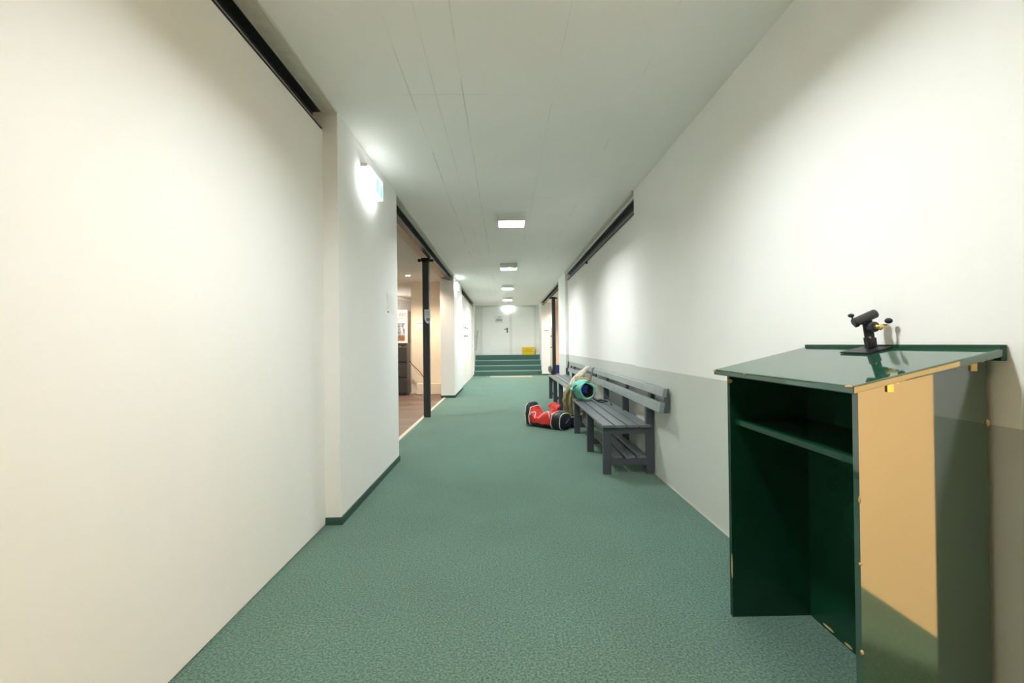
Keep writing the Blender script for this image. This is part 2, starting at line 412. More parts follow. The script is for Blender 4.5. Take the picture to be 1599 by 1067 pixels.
# double door at the end, up on the stair landing
ZL = 0.69            # landing height
bm = B()
for (a, b_) in ((-0.85, -0.78), (1.11, 1.18)): box(bm, a, b_, 16.955, 17.0, ZL, HC - 0.02)
box(bm, -0.85, 1.18, 16.955, 17.0, 2.45, HC - 0.02)
o = struct('trim_8', bm, M['doorframe'], bevel=0.004)
bm = B(); box(bm, -1.035, -1.0, 16.93, 17.0, ZL, HC); box(bm, -0.93, -0.90, 16.96, 17.0, ZL, HC); struct('trim_9', bm, M['doorframe'])
d1 = struct('door_1', one(-0.78, 0.215, 16.965, 17.0, ZL, 2.45), M['door'], bevel=0.004)
bm = B(); box(bm, 0.205, 0.30, 16.958, 16.968, ZL, 2.45)
d2 = struct('door_2', one(0.30, 1.11, 16.968, 17.0, ZL, 2.45), M['door'], bevel=0.004)
s = obj('door_stile', bm, M['doorframe'], d2)
bm = B(); box(bm, 0.105, 0.145, 16.945, 16.965, 1.50, 1.69); obj('handle_plate', bm, M['black'], d1)
bm = B(); tube(bm, [(0.125, 16.95, 1.64), (0.125, 16.90, 1.64), (0.02, 16.895, 1.635)], 0.012); obj('door_handle', bm, M['black'], d1)

# carpeted stairs up to the landing
st = struct('stairs', B(), M['stair'])
bm = B(); R_ = ZL / 4
for i in range(4):
    y0 = 15.9 + 0.27 * i
    box(bm, -1.04, 1.30, y0, 17.0, R_ * i, R_ * (i + 1))
bmesh.ops.recalc_face_normals(bm, faces=bm.faces); bm.to_mesh(st.data); bm.free()
for i in range(3):
    bm = B(); y0 = 15.9 + 0.27 * i; z0 = R_ * (i + 1)
    box(bm, -1.04, 1.30, y0 - 0.006, y0 + 0.05, z0 - 0.022, z0 + 0.003); obj('stair_nosing', bm, M['nosing'], st)


# ------------------------------------------------------------------ ceiling lights
def ceiling_lamp(label, glow, loc, group, recess=True):
    t = thing('ceiling_light', label, 'ceiling light', loc, world=False, group=group)
    s, h, tk = 0.148, 0.085, 0.008
    bm = B()
    box(bm, -s, s, 0, tk, -h, 0); box(bm, -s, s, 0.29 - tk, 0.29, -h, 0)
    box(bm, -s, -s + tk, tk, 0.29 - tk, -h, 0); box(bm, s - tk, s, tk, 0.29 - tk, -h, 0)
    box(bm, -s + tk, s - tk, tk, 0.29 - tk, -0.012, 0)
    obj('housing', bm, M['housing'], t, bevel=0.002)
    bm = B()
    if recess: box(bm, -0.075, 0.075, 0.045, 0.245, -0.020, -0.012)
    else: box(bm, -0.115, 0.115, 0.03, 0.26, -0.066, -0.056)
    obj('diffuser', bm, glow, t)
    return t


G = 'square ceiling lights along the corridor'
L0 = ceiling_lamp('square white ceiling light nearest the camera, above the green lectern', M['lampglow'], (0.10, 1.42, HC), G)
L2 = ceiling_lamp('largest square ceiling light in view, lit from below, above the benches', M['lampglow_mid'], (0.10, 5.01, HC), G)
dup(L2, (0.10, 8.10, HC), 'square ceiling light second in line from the camera along the corridor', G)
L1 = ceiling_lamp('square ceiling light third in line, between the second one and the stairs', M['lampglow_far'], (0.105, 11.06, HC), G, False)
dup(L1, (0.115, 13.92, HC), 'square ceiling light nearest the stairs and the white double door', G)
ceiling_lamp('warm square ceiling light behind the camera position', M['warmglow'], (1.06, -0.45, HC), 'warm ceiling lights behind the camera')


# ------------------------------------------------------------------ escape signs
def escape_sign(label, loc, L, rz=0):
    t = thing('escape_sign', label, 'escape sign', loc, rz, world=False, group='backlit escape route signs')
    # local: mounted on the plane x = 0, sticking out to +x, length along y, hanging down from z = 0
    obj('sign_housing', one(0, 0.046, 0, L, -0.024, 0), M['signbody'], t, bevel=0.003)
    obj('light_body', one(0.002, 0.066, 0.004, L - 0.004, -0.165, -0.025), M['signglow'], t)
    obj('sign_screen', one(0.0665, 0.070, 0.002, L - 0.002, -0.168, -0.022), M['signface'], t)
    bm = B(); box(bm, 0.0705, 0.0715, L * 0.46, L * 0.60, -0.152, -0.05)
    prism(bm, [(L * 0.66, -0.150), (L * 0.93, -0.150), (L * 0.93, -0.11), (L * 0.84, -0.06), (L * 0.76, -0.07), (L * 0.74, -0.12)], 0, 0.0705, 0.0715)
    obj('pictogram', bm, M['signgreen'], t)
    return t


escape_sign('glowing escape sign on the near left pier, close to the ceiling', (-1.0, 3.27, 2.375), 0.34)
escape_sign('glowing escape sign on the far left pier beyond the opening', (-1.016, 9.62, 2.41), 0.34)
escape_sign('glowing escape sign above the white double door', (0.05, 16.955, 2.50), 0.26, -PI / 2)

# ------------------------------------------------------------------ sliding rails
def rail(label, x, side, y0, y1, zb, zt, lip=0.03):
    """side +1: the rail faces +x (left wall)"""
    t = thing('sliding_rail', label, 'rail', (x, y0, zb))
    s = side
    def bx(bm, xa, xb, *a): box(bm, min(xa, xb), max(xa, xb), *a)
    bm = B(); bx(bm, x - s * 0.055, x - s * 0.065, y0, y1, zb, zt); bx(bm, x - s * 0.055, x, y0, y1, zt - 0.006, zt)
    obj('rail_channel', bm, M['rail'], t)
    bm = B(); bx(bm, x - s * 0.055, x, y0, y1, zb, zb + 0.008); obj('lower_flange', bm, M['rail'], t)
    bm = B(); bx(bm, x, x + s * 0.003, y0, y1, zb, zb + 0.006); obj('flange_lip', bm, M['railedge'], t)
    bm = B(); bx(bm, x - s * 0.055, x - s * 0.035, y0, y1, zb + 0.045, zb + 0.052); obj('inner_rib', bm, M['railedge'], t)
    return t


rail('black sliding rail above the near left partition panel', -1.085, 1, YB, 2.80, 2.398, 2.505)
rail('black sliding rail over the left opening with the steel post', -1.065, 1, 4.37, 9.40, 2.395, 2.505)
rail('black sliding rail over the far left panel next to the stairs', -1.055, 1, 11.2, 15.80, 2.402, 2.505)
rail('black sliding rail above the right wall panel behind the benches', 1.262, -1, 4.3, 9.10, 2.338, 2.458)
rail('black sliding rail over the right opening by the stairs', 1.31, -1, 10.3, 15.80, 2.415, 2.50)
t = thing('rail_end_bracket', 'grey bracket where the left opening rail meets the second pier', 'bracket', (-1.15, 9.43, 2.43))
bm = B(); prism(bm, [(-1.27, 2.462), (-1.23, 2.425), (-1.07, 2.415), (-1.06, 2.395), (-1.04, 2.395), (-1.04, 2.49), (-1.12, 2.49), (-1.12, 2.462)], 1, 9.405, 9.455); obj('bracket_plate', bm, M['alu'], t)
t = thing('rail_stopper', 'small black stopper hanging under the right wall rail', 'stopper', (1.275, 7.0, 2.30))
bm = B(); tube(bm, [(1.275, 7.0, 2.30), (1.275, 7.0, 2.34)], 0.012); obj('stopper_pin', bm, M['black'], t)
bm = B(); tube(bm, [(1.275, 7.0, 2.295), (1.275, 7.0, 2.315)], 0.02); obj('stopper_pad', bm, M['black'], t)

# ------------------------------------------------------------------ posts
def post(label, x, y, ztop):
    t = thing('steel_post', label, 'post', (x, y, 0))
    obj('shaft', one(x - 0.048, x + 0.048, y - 0.048, y + 0.048, 0, ztop), M['post'], t, bevel=0.006)
    bm = B(); box(bm, x - 0.06, x + 0.06, y - 0.06, y + 0.06, ztop - 0.03, ztop + 0.02)
    tube(bm, [(x - 0.10, y, ztop - 0.01), (x + 0.10, y, ztop - 0.01)], 0.018)
    sphere(bm, (x - 0.10, y, ztop - 0.01), 0.026); sphere(bm, (x + 0.095, y, ztop - 0.012), 0.024)
    obj('top_bracket', bm, M['black'], t)
    obj('base_plate', one(x - 0.052, x + 0.052, y - 0.052, y + 0.052, 0, 0.006), M['black'], t)
    return t


post('black square steel post in the left opening', -1.165, 6.97, 2.37)
post('dark square steel post in the right opening by the stairs', 1.42, 13.1, 2.39)
# tongue-shaped leaflet stuck to the left post
t = thing('leaflet', 'tongue-shaped pale leaflet stuck on the left steel post', 'leaflet', (-1.14, 6.91, 1.40))
def leaf(x0, x1, z0, z1, y, n=10):
    pts = [(x0, z1), (x1, z1)]
    for k in range(n + 1):
        a = PI * k / n
        pts.append(((x0 + x1) / 2 + (x1 - x0) / 2 * math.cos(a) + 0.01 * math.sin(a), z0 + (z1 - z0) * 0.38 * (1 - math.sin(a))))
    return pts
bm = B(); prism(bm, leaf(-1.185, -1.093, 1.405, 1.615, 0), 1, 6.912, 6.916); obj('sheet', bm, M['bluepaper'], t)
bm = B(); bmesh.ops.create_cone(bm, cap_ends=True, segments=20, radius1=0.026, radius2=0.026, depth=0.002,
                                matrix=Matrix.Translation((-1.132, 6.911, 1.465)) @ Matrix.Rotation(PI / 2, 4, 'X'))
obj('round_emblem', bm, M['ink'], t)
bm = B(); box(bm, -1.172, -1.108, 6.9105, 6.912, 1.575, 1.582); box(bm, -1.165, -1.11, 6.9105, 6.912, 1.54, 1.547); obj('print_lines', bm, M['ink'], t)

# ------------------------------------------------------------------ wall notices
t = thing('sign_holder', 'clear white notice holder on the near left pier below the escape sign', 'notice', (-1.0, 4.1, 1.36))
obj('back_plate', one(-1.0, -0.996, 3.97, 4.23, 1.37, 1.535), M['white'], t)
obj('paper_sheet', one(-0.996, -0.994, 3.99, 4.21, 1.385, 1.52), M['paper'], t)
bm = B(); sphere(bm, (-0.994, 3.99, 1.372), 0.006); obj('fixing_screw', bm, M['black'], t)
t = thing('notice', 'white paper notice with grey print on the white double door', 'notice', (-0.18, 16.96, 1.88))
obj('sheet', one(-0.33, -0.04, 16.960, 16.964, 1.87, 2.13), M['paper'], t)
bm = B()
for z, a, b_ in ((2.075, -0.21, -0.10), (2.01, -0.26, -0.07), (1.985, -0.27, -0.06), (1.955, -0.29, -0.05), (1.93, -0.30, -0.06)):
    box(bm, a, b_, 16.958, 16.960, z, z + 0.014)
obj('print_lines', bm, M['ink'], t)
t = thing('notice', 'pale notice with grey print on the white wall right of the stairs', 'notice', (1.45, 15.85, 1.45))
obj('sheet', one(1.37, 1.58, 15.845, 15.849, 1.46, 1.62), M['paper'], t)
obj('print_lines', one(1.40, 1.55, 15.842, 15.845, 1.525, 1.55), M['ink'], t)
t = thing('wall_dispenser', 'small white dispenser box on the far left wall panel', 'dispenser', (-1.075, 12.5, 1.32))
obj('dispenser_body', one(-1.075, -0.955, 12.45, 12.62, 1.33, 1.66), M['white'], t, bevel=0.02)
bm = B(); sphere(bm, (-1.035, 12.448, 1.54), (0.016, 0.01, 0.02)); sphere(bm, (-0.985, 12.448, 1.52), (0.02, 0.01, 0.018)); obj('dark_buttons', bm, M['ink'], t)
obj('drip_tray', one(-1.07, -0.96, 12.46, 12.61, 1.30, 1.33), M['alu'], t)
t = tag(obj('notice', one(-1.98, -1.62, 10.392, 10.397, 1.43, 1.64), M['paper']), 'pale paper sheet on the cream wall behind the left steel post', 'notice')
bm = B(); box(bm, -1.95, -1.66, 10.389, 10.392, 1.47, 1.477); box(bm, -1.95, -1.72, 10.389, 10.392, 1.57, 1.58); obj('print_lines', bm, M['ink'], t)

# ------------------------------------------------------------------ hand rail by the stairs
t = thing('handrail', 'grey metal handrail on the wall left of the stairs', 'handrail', (-1.04, 16.2, 0.9))
bm = B(); tube(bm, smooth_path([(-0.965, 16.0, 0.93), (-0.965, 16.05, 0.95), (-0.955, 16.6, 1.40), (-0.945, 16.75, 1.56), (-0.945, 16.8, 1.58)], 4), 0.02); obj('rail_tube', bm, M['alu'], t, smooth=True)
for y, z in ((16.08, 0.96), (16.65, 1.44)):
    bm = B(); tube(bm, [(-1.04, y, z - 0.06), (-0.97, y, z - 0.06), (-0.96, y, z)], 0.009); obj('bracket', bm, M['alu'], t)

# ------------------------------------------------------------------ yellow crate on the landing
t = thing('crate', 'bright yellow plastic crate on the top of the stairs', 'crate', (0.88, 16.8, ZL))
bm = B(); box(bm, 0.67, 1.10, 16.72, 16.94, ZL, ZL + 0.235); obj('crate_body', bm, M['yellow'], t, bevel=0.01)
obj('crate_lid', one(0.66, 1.11, 16.71, 16.95, ZL + 0.235, ZL + 0.275), M['yellow'], t, bevel=0.008)
obj('grip_recess', one(0.78, 1.0, 16.712, 16.72, ZL + 0.16, ZL + 0.185), M['darkyellow'], t)
obj('reinforcing_rib', one(0.675, 1.095, 16.712, 16.72, ZL + 0.10, ZL + 0.115), M['darkyellow'], t)
tag(obj('floor_grating', one(-0.48, 0.94, 15.05, 15.72, 0, 0.006), M['mat_strip']), 'beige mat strip on the floor at the foot of the stairs', 'mat')
bm = B(); box(bm, -0.60, -0.56, 15.45, 15.75, 0, 0.006); tag(obj('floor_strip', bm, M['alu']), 'short dark floor strip left of the beige mat', 'floor strip')

# ------------------------------------------------------------------ side room things
t = thing('filing_cabinet', 'dark grey filing cabinet in the left side room', 'cabinet', (-2.28, 10.25, 0))
obj('cabinet_body', one(-2.56, -2.10, 10.02, 10.385, 0.03, 1.135), M['cabinet'], t, bevel=0.004)
obj('plinth', one(-2.54, -2.12, 10.04, 10.37, 0, 0.03), M['black'], t)
for z0, z1 in ((0.73, 1.02), (0.40, 0.70), (0.06, 0.37)):
    d = obj('drawer', one(-2.55, -2.11, 10.0, 10.02, z0, z1), M['cabinet'], t, bevel=0.003)
    obj('drawer_handle', one(-2.53, -2.13, 9.99, 10.0, z1 - 0.035, z1 - 0.012), M['black'], d)
obj('label_strip', one(-2.55, -2.11, 10.008, 10.02, 1.035, 1.075), M['cabinetlight'], t)
bm = B(); tube(bm, [(-2.22, 10.0, 1.085), (-2.14, 10.0, 1.085)], 0.010); obj('cabinet_lock', bm, M['black'], t)


def text_mesh(body, size, m, parent, name, loc):
    cu = bpy.data.curves.new(name, 'FONT'); cu.body = body; cu.size = size; cu.extrude = 0.001; cu.align_x = 'RIGHT'
    o = bpy.data.objects.new(name, cu); COL.objects.link(o)
    bpy.context.view_layer.update()
    me = bpy.data.meshes.new_from_object(o.evaluated_get(bpy.context.evaluated_depsgraph_get()))
    COL.objects.unlink(o); bpy.data.objects.remove(o); bpy.data.curves.remove(cu)
    n = bpy.data.objects.new(name, me); COL.objects.link(n); me.materials.clear(); me.materials.append(m)
    n.parent = parent; n.location = loc; n.rotation_euler = (PI / 2, 0, 0); return n


t = thing('poster_board', 'white poster board with red lettering standing on the filing cabinet', 'poster', (-2.3, 10.14, 1.135), world=False)
obj('board', one(-0.28, 0.19, 0.0, 0.03, 0.0, 0.725), M['paper'], t)
obj('board_edge', one(0.19, 0.235, 0.01, 0.10, 0.0, 0.70), M['brownedge'], t)
text_mesh('ITAIP', 0.112, M['redink'], t, 'lettering', (0.155, -0.002, 0.585))
bm = B()
for k in range(3): box(bm, -0.26, 0.14, -0.002, 0, 0.50 + 0.018 * k, 0.508 + 0.018 * k)
obj('fine_print', bm, M['ink'], t)
bm = B(); box(bm, -0.26, 0.13, -0.003, 0, 0.05, 0.44); obj('picture', bm, M['photo'], t)
obj('dark_figure', one(-0.08, -0.02, -0.0045, -0.003, 0.10, 0.43), M['black'], t)
bm = B(); box(bm, -0.26, 0.13, -0.0055, -0.0045, 0.19, 0.196); box(bm, -0.26, 0.13, -0.0055, -0.0045, 0.33, 0.336); obj('picture_lines', bm, M['paper'], t)
bm = B(); box(bm, -1.93, -1.40, 10.18, 10.34, 0, 0.235); o = obj('skirting_box', bm, M['cream'], None, bevel=0.006)
tag(o, 'low cream boxed-in duct on the side room floor beside the second pier', 'duct box')
bm = B(); tube(bm, smooth_path([(-2.09, 10.2, 0.74), (-1.99, 10.2, 0.62), (-1.87, 10.22, 0.50), (-1.78, 10.24, 0.36), (-1.74, 10.26, 0.236)]), 0.008)
o = obj('cable', bm, M['black'], None, smooth=True); tag(o, 'dark cable slanting from the filing cabinet to the low box', 'cable')
bm = B(); tube(bm, smooth_path([(-2.09, 10.2, 0.70), (-2.0, 10.19, 0.60), (-1.90, 10.19, 0.46), (-1.82, 10.2, 0.40), (-1.72, 10.22, 0.236)]), 0.005)
o = obj('cable', bm, M['brass'], None, smooth=True); tag(o, 'thin yellowish cable just beneath the dark one beside the cabinet', 'cable')


def downlight(label, x, y, energy, col):
    t = thing('downlight', label, 'ceiling light', (x, y, 2.49), group='round halogen downlights in the side rooms')
    bm = B(); bmesh.ops.create_cone(bm, cap_ends=True, segments=24, radius1=0.055, radius2=0.065, depth=0.012, matrix=Matrix.Translation((x, y, 2.484)))
    obj('trim_ring', bm, M['alu'], t)
    bm = B(); bmesh.ops.create_cone(bm, cap_ends=True, segments=24, radius1=0.04, radius2=0.04, depth=0.004, matrix=Matrix.Translation((x, y, 2.476)))
    obj('lamp_glass', bm, M['spotglow'], t)
    ld = bpy.data.lights.new('halogen', 'SPOT'); ld.energy = energy; ld.color = col; ld.spot_size = 2.5; ld.spot_blend = 0.6; ld.shadow_soft_size = 0.04
    lo = bpy.data.objects.new('halogen', ld); COL.objects.link(lo); lo.parent = t; lo.location = (0, 0, -0.03)
    return t


downlight('small round downlight in the left side room ceiling', -1.91, 9.25, 115, (1.0, 0.80, 0.60))
downlight('round downlight deeper in the left side room, near the camera side', -2.9, 6.6, 105, (1.0, 0.88, 0.76))
downlight('added round downlight brightening the back of the left side room', -3.0, 12.6, 140, (1.0, 0.95, 0.9))  # added lamp, lifts the otherwise dark far part of the room
downlight('round downlight in the room right of the stairs', 2.3, 15.6, 150, (1.0, 0.76, 0.58))

# added unseen spot on the left partition behind the camera, to warm the bay wall
t = thing('added_wall_spot', 'added unseen spotlight on the left wall behind the camera, warming the bay wall', 'lamp', (-1.09, -0.6, 1.25), world=False)
obj('mounting_plate', one(0, 0.012, -0.05, 0.05, -0.06, 0.06), M['white'], t, bevel=0.003)
bm = B(); tube(bm, [(0.01, 0, 0), (0.06, 0.01, 0.0)], 0.012, 12); obj('arm', bm, M['alu'], t)
bm = B(); tube(bm, [(0.055, 0.0, 0.01), (0.125, 0.025, -0.005)], [0.03, 0.045], 24); obj('lamp_head', bm, M['white'], t)
ld = bpy.data.lights.new('halogen', 'SPOT'); ld.energy = 540; ld.color = (1.0, 0.76, 0.50); ld.spot_size = 0.50; ld.spot_blend = 0.2; ld.shadow_soft_size = 0.03
lo = bpy.data.objects.new('halogen', ld); COL.objects.link(lo); lo.parent = t; lo.location = (0.165, 0.04, -0.012)
lo.rotation_euler = (Vector((1.555, 0.30, 0.50)) - Vector((-0.925, -0.56, 1.238))).to_track_quat('-Z', 'Y').to_euler()

# ------------------------------------------------------------------ right opening things
t = thing('blue_bin', 'blue plastic bin in the room right of the stairs', 'bin', (1.97, 17.0, 0))
bm = B(); bmesh.ops.create_cone(bm, cap_ends=True, segments=20, radius1=0.10, radius2=0.135, depth=0.29, matrix=Matrix.Translation((1.98, 17.0, 0.145))); obj('bin_body', bm, M['bin'], t, smooth=False)
bm = B(); tube(bm, [(1.98 + 0.137 * math.cos(a * PI / 12), 17.0 + 0.137 * math.sin(a * PI / 12), 0.288) for a in range(25)], 0.008, caps=False); obj('bin_rim', bm, M['bin'], t)
t = thing('mop', 'thin-handled grey mop leaning at the right steel post', 'mop', (1.30, 13.0, 0))
bm = B(); tube(bm, [(1.315, 13.0, 0.26), (1.345, 13.02, 1.55)], 0.011); obj('handle', bm, M['alu'], t)
bm = B(); sphere(bm, (1.30, 13.0, 0.36), (0.06, 0.05, 0.10), 16, 12)
for v in bm.verts: v.co += Vector((noise.noise(v.co * 30), noise.noise(v.co * 30 + Vector((5, 5, 5))), noise.noise(v.co * 25))) * 0.02
obj('mop_head', bm, M['mop'], t, smooth=True)
bm = B(); box(bm, 1.32, 1.362, 12.98, 13.04, 0, 0.34); obj('mop_press', bm, M['black'], t)
for z in (1.30, 0.98):
    bm = B(); sphere(bm, (1.333, 12.99, z), 0.02); obj('handle_clip', bm, M['black'], t)

# ------------------------------------------------------------------ lectern
LX0, LX1, LY0, LY1 = 0.886, 1.214, 1.142, 1.80
t = thing('lectern', 'dark green painted open-fronted lectern against the right wall', 'lectern', (1.05, 1.47, 0))
def top_z(x): return 0.948 + (x - 0.84) * 0.232     # underside of the sloping top
def side(y0, y1): 
    bm = B(); prism(bm, [(LX0, 0), (LX1, 0), (LX1, top_z(LX1)), (LX0, top_z(LX0))], 1, y0, y1); return bm
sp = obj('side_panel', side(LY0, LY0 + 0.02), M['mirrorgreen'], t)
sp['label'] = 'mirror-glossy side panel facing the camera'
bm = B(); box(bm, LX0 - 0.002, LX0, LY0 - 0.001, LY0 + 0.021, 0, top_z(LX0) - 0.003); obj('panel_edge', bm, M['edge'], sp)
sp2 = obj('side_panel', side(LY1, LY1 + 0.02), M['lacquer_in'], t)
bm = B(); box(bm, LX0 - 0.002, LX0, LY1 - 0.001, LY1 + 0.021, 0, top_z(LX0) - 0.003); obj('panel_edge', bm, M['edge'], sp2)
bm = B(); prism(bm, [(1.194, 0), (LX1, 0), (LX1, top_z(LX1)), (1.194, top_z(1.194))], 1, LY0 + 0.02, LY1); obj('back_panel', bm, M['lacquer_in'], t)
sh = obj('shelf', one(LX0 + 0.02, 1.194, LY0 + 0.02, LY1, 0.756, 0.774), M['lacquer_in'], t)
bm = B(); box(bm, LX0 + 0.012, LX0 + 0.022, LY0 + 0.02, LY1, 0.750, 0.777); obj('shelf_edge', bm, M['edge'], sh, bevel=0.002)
X0, X1, Y0, Y1, TK = 0.842, 1.216, 1.102, 1.842, 0.020
bm = B(); prism(bm, [(X0, top_z(X0)), (X1, top_z(X1)), (X1, top_z(X1) + TK), (X0, top_z(X0) + TK)], 1, Y0, Y1)
tp = obj('sloping_top', bm, M['lacquer'], t, bevel=0.004)
bm = B(); prism(bm, [(X0 - 0.003, top_z(X0) - 0.001), (X0, top_z(X0) - 0.001), (X0, top_z(X0) + TK - 0.003), (X0 - 0.003, top_z(X0) + TK - 0.003)], 1, Y0 + 0.006, Y1 - 0.004)
obj('front_edge', bm, M['edge'], tp)
bm = B(); box(bm, X1 - 0.002, X1 + 0.014, Y0 + 0.004, Y1, top_z(X1) - 0.01, top_z(X1) + TK + 0.010); obj('back_lip', bm, M['lacquer_in'], t, bevel=0.002)
for (x, hh) in ((0.958, 0.026), (1.172, 0.026)):
    z = top_z(x)
    bm = B(); box(bm, x, x + 0.016, LY0 - 0.004, LY0, z - hh, z - 0.001); box(bm, x, x + 0.016, LY0 - 0.02, LY0, z - 0.003, z - 0.001)
    box(bm, x + 0.018, x + 0.036, LY0 - 0.012, LY0 - 0.002, z + 0.0005, z + 0.003)
    br = obj('brass_bracket', bm, M['brass'], t)
    bm = B(); sphere(bm, (x + 0.008, LY0 - 0.005, z - 0.018), 0.003); sphere(bm, (x + 0.008, LY0 - 0.005, z - 0.009), 0.003); obj('screw', bm, M['worn'], br)
# paint chips on edges
for (x, y, z, sx, sy, sz) in ((LX0 - 0.001, LY0 - 0.001, 0.30, .004, .004, .006), (LX0 - 0.001, LY0 - 0.001, 0.52, .004, .004, .004), (LX0, LY0 - 0.0005, 0.68, .003, .003, .01),
                              (LX0 - 0.001, LY1 + 0.0, 0.20, .002, .004, .05), (LX0, LY1, 0.925, .012, .004, .008), (X0 - 0.002, 1.60, 0.966, .003, .006, .003), (X0, Y0 + 0.012, top_z(X0) + TK - 0.002, .006, .012, .004),
                              (X0, Y1 - 0.01, top_z(X0) + TK - 0.003, .006, .010, .003), (1.193, 1.70, 0.012, .003, .03, .005), (1.193, 1.60, 0.010, .003, .02, .005), (1.215, LY0 - 0.001, 0.868, .004, .004, .009)):
    bm = B(); sphere(bm, (x, y, z), (sx, sy, sz), 8, 6); obj('paint_chip', bm, M['worn'], t)
for y, z in ((1.797, 0.62), (1.797, 0.34)):
    bm = B(); sphere(bm, (0.99 + 0.1 * (z < 0.5), y, z), (0.003, 0.002, 0.006), 8, 6); obj('peg_hole', bm, M['worn'], sp2)

# ------------------------------------------------------------------ clamp stand on the lectern
t = thing('clamp_holder', 'small black swivel clamp holder standing on the lectern top', 'clamp', (1.18, 1.5, 1.04))
zb = 1.0545; yc = 1.462
bm = B(); prism(bm, [(1.128, yc + 0.07), (1.208, yc + 0.07), (1.208, yc - 0.05), (1.128, yc - 0.05)], 2, zb, zb + 0.005)
bmesh.ops.rotate(bm, verts=bm.verts, cent=(1.208, yc, zb), matrix=Matrix.Rotation(-0.228, 3, 'Y'))
obj('base_plate', bm, M['black'], t)
bm = B(); prism(bm, [(1.166, zb - 0.003), (1.194, zb + 0.003), (1.182, 1.150), (1.152, 1.142)], 1, yc - 0.004, yc + 0.004)
prism(bm, [(1.166, zb - 0.003), (1.194, zb + 0.003), (1.191, zb + 0.034), (1.160, zb + 0.034)], 1, yc - 0.009, yc + 0.009)
obj('upright', bm, M['black'], t, bevel=0.002)
bm = B(); tube(bm, [(1.128, yc + 0.004, 1.136), (1.196, yc, 1.166)], 0.0145, 20); obj('clamp_tube', bm, M['post'], t, bevel=0.003)
bm = B(); tube(bm, [(1.126, yc + 0.002, 1.133), (1.136, yc - 0.002, 1.137)], 0.0135, 16); obj('tube_collar', bm, M['black'], t, bevel=0.002)
bm = B(); tube(bm, [(1.176, yc, 1.122), (1.176, yc - 0.022, 1.122)], 0.017, 22); obj('swivel_disc', bm, M['post'], t, bevel=0.003)
bm = B(); tube(bm, [(1.177, yc - 0.02, 1.122), (1.184, yc - 0.034, 1.121)], 0.0075, 10); tube(bm, [(1.184, yc - 0.033, 1.121), (1.202, yc - 0.036, 1.128)], 0.004, 8); tube(bm, [(1.180, yc - 0.034, 1.114), (1.194, yc - 0.036, 1.127)], 0.0055, 8); obj('brass_screw', bm, M['brass'], t, smooth=True)
bm = B(); sphere(bm, (1.206, yc - 0.038, 1.140), (0.0105, 0.0105, 0.009), 18, 12); obj('knob', bm, M['black'], t, smooth=True)
bm = B(); sphere(bm, (1.122, yc + 0.008, 1.160), (0.009, 0.009, 0.0065), 14, 10); tube(bm, [(1.124, yc + 0.008, 1.156), (1.132, yc + 0.005, 1.142)], 0.0025); obj('knob', bm, M['black'], t, smooth=True)
bm = B(); sphere(bm, (1.170, yc - 0.006, 1.088), 0.0045); obj('fixing_bolt', bm, M['alu'], t, smooth=True)


# ------------------------------------------------------------------ benches
def bench(label, x, y, rz, seat_y, legs, back_y, zs, depth, dz=0.0):
    t = thing('bench', label, 'bench', (x, y, 0), rz, world=False, group='grey slatted benches on the right')
    W = depth
    ys, ye = seat_y
    n = 4; gap = 0.014; sw = (W - gap * (n - 1)) / n
    for k in range(n):
        a = k * (sw + gap)
        obj('seat_slat', one(a, a + sw, ys, ye, zs - 0.022, zs), M['benchslat'], t, bevel=0.004)
    for yl in legs:
        obj('leg', one(0.008, 0.075, yl - 0.022, yl + 0.022, 0, zs - 0.075), M['benchleg'], t, bevel=0.004)
        obj('leg', one(W - 0.03, W + 0.033, yl - 0.022, yl + 0.022, 0, 0.60 + dz), M['benchleg'], t, bevel=0.004)
        obj('cross_bar', one(0.008, W - 0.028, yl - 0.022, yl + 0.022, zs - 0.078, zs - 0.022), M['benchleg'], t, bevel=0.003)
        obj('shelf_bar', one(0.075, W - 0.03, yl - 0.018, yl + 0.018, 0.075, 0.125), M['benchleg'], t, bevel=0.003)
        bm = B(); prism(bm, [(W - 0.012, 0.56 + dz), (W + 0.028, 0.56 + dz), (W + 0.033, 0.73 + dz), (W + 0.018, 0.73 + dz)], 1, yl - 0.035, yl + 0.035)
        obj('back_bracket', bm, M['benchleg'], t)
    for k in range(3):
        a = 0.10 + k * 0.105
        obj('shelf_slat', one(a, a + 0.07, ys + 0.05, legs[-1] + 0.06, 0.125, 0.145), M['benchslat'], t, bevel=0.003)
    b0, b1 = back_y
    bm = B(); prism(bm, [(W - 0.022, 0.676 + dz), (W + 0.012, 0.672 + dz), (W + 0.022, 0.736 + dz), (W - 0.008, 0.736 + dz)], 1, b0, b1); obj('back_slat', bm, M['benchback'], t, bevel=0.003)
    bm = B(); prism(bm, [(W - 0.048, 0.560 + dz), (W - 0.008, 0.556 + dz), (W + 0.004, 0.628 + dz), (W - 0.034, 0.632 + dz)], 1, b0, b1); obj('back_slat', bm, M['benchback'], t, bevel=0.003)
    for a, b_ in ((b0, b0 + 0.04), (b1 - 0.04, b1)):
        bm = B(); prism(bm, [(W - 0.012, 0.556 + dz), (W + 0.028, 0.556 + dz), (W + 0.030, 0.736 + dz), (W + 0.020, 0.736 + dz)], 1, a, b_); obj('end_block', bm, M['benchleg'], t)
    return t


bench('grey slatted bench nearest the lectern, with bags at its far end', 0.797, 3.75, -0.016, (0, 1.86), (0.055, 0.855, 1.785), (-0.35, 2.55), 0.41, 0.395)
bench('grey slatted bench farther along the wall, beyond the khaki bag', 0.872, 6.45, 0.0, (0, 2.70), (1.02, 1.85, 2.65), (0.05, 2.25), 0.465, 0.375)


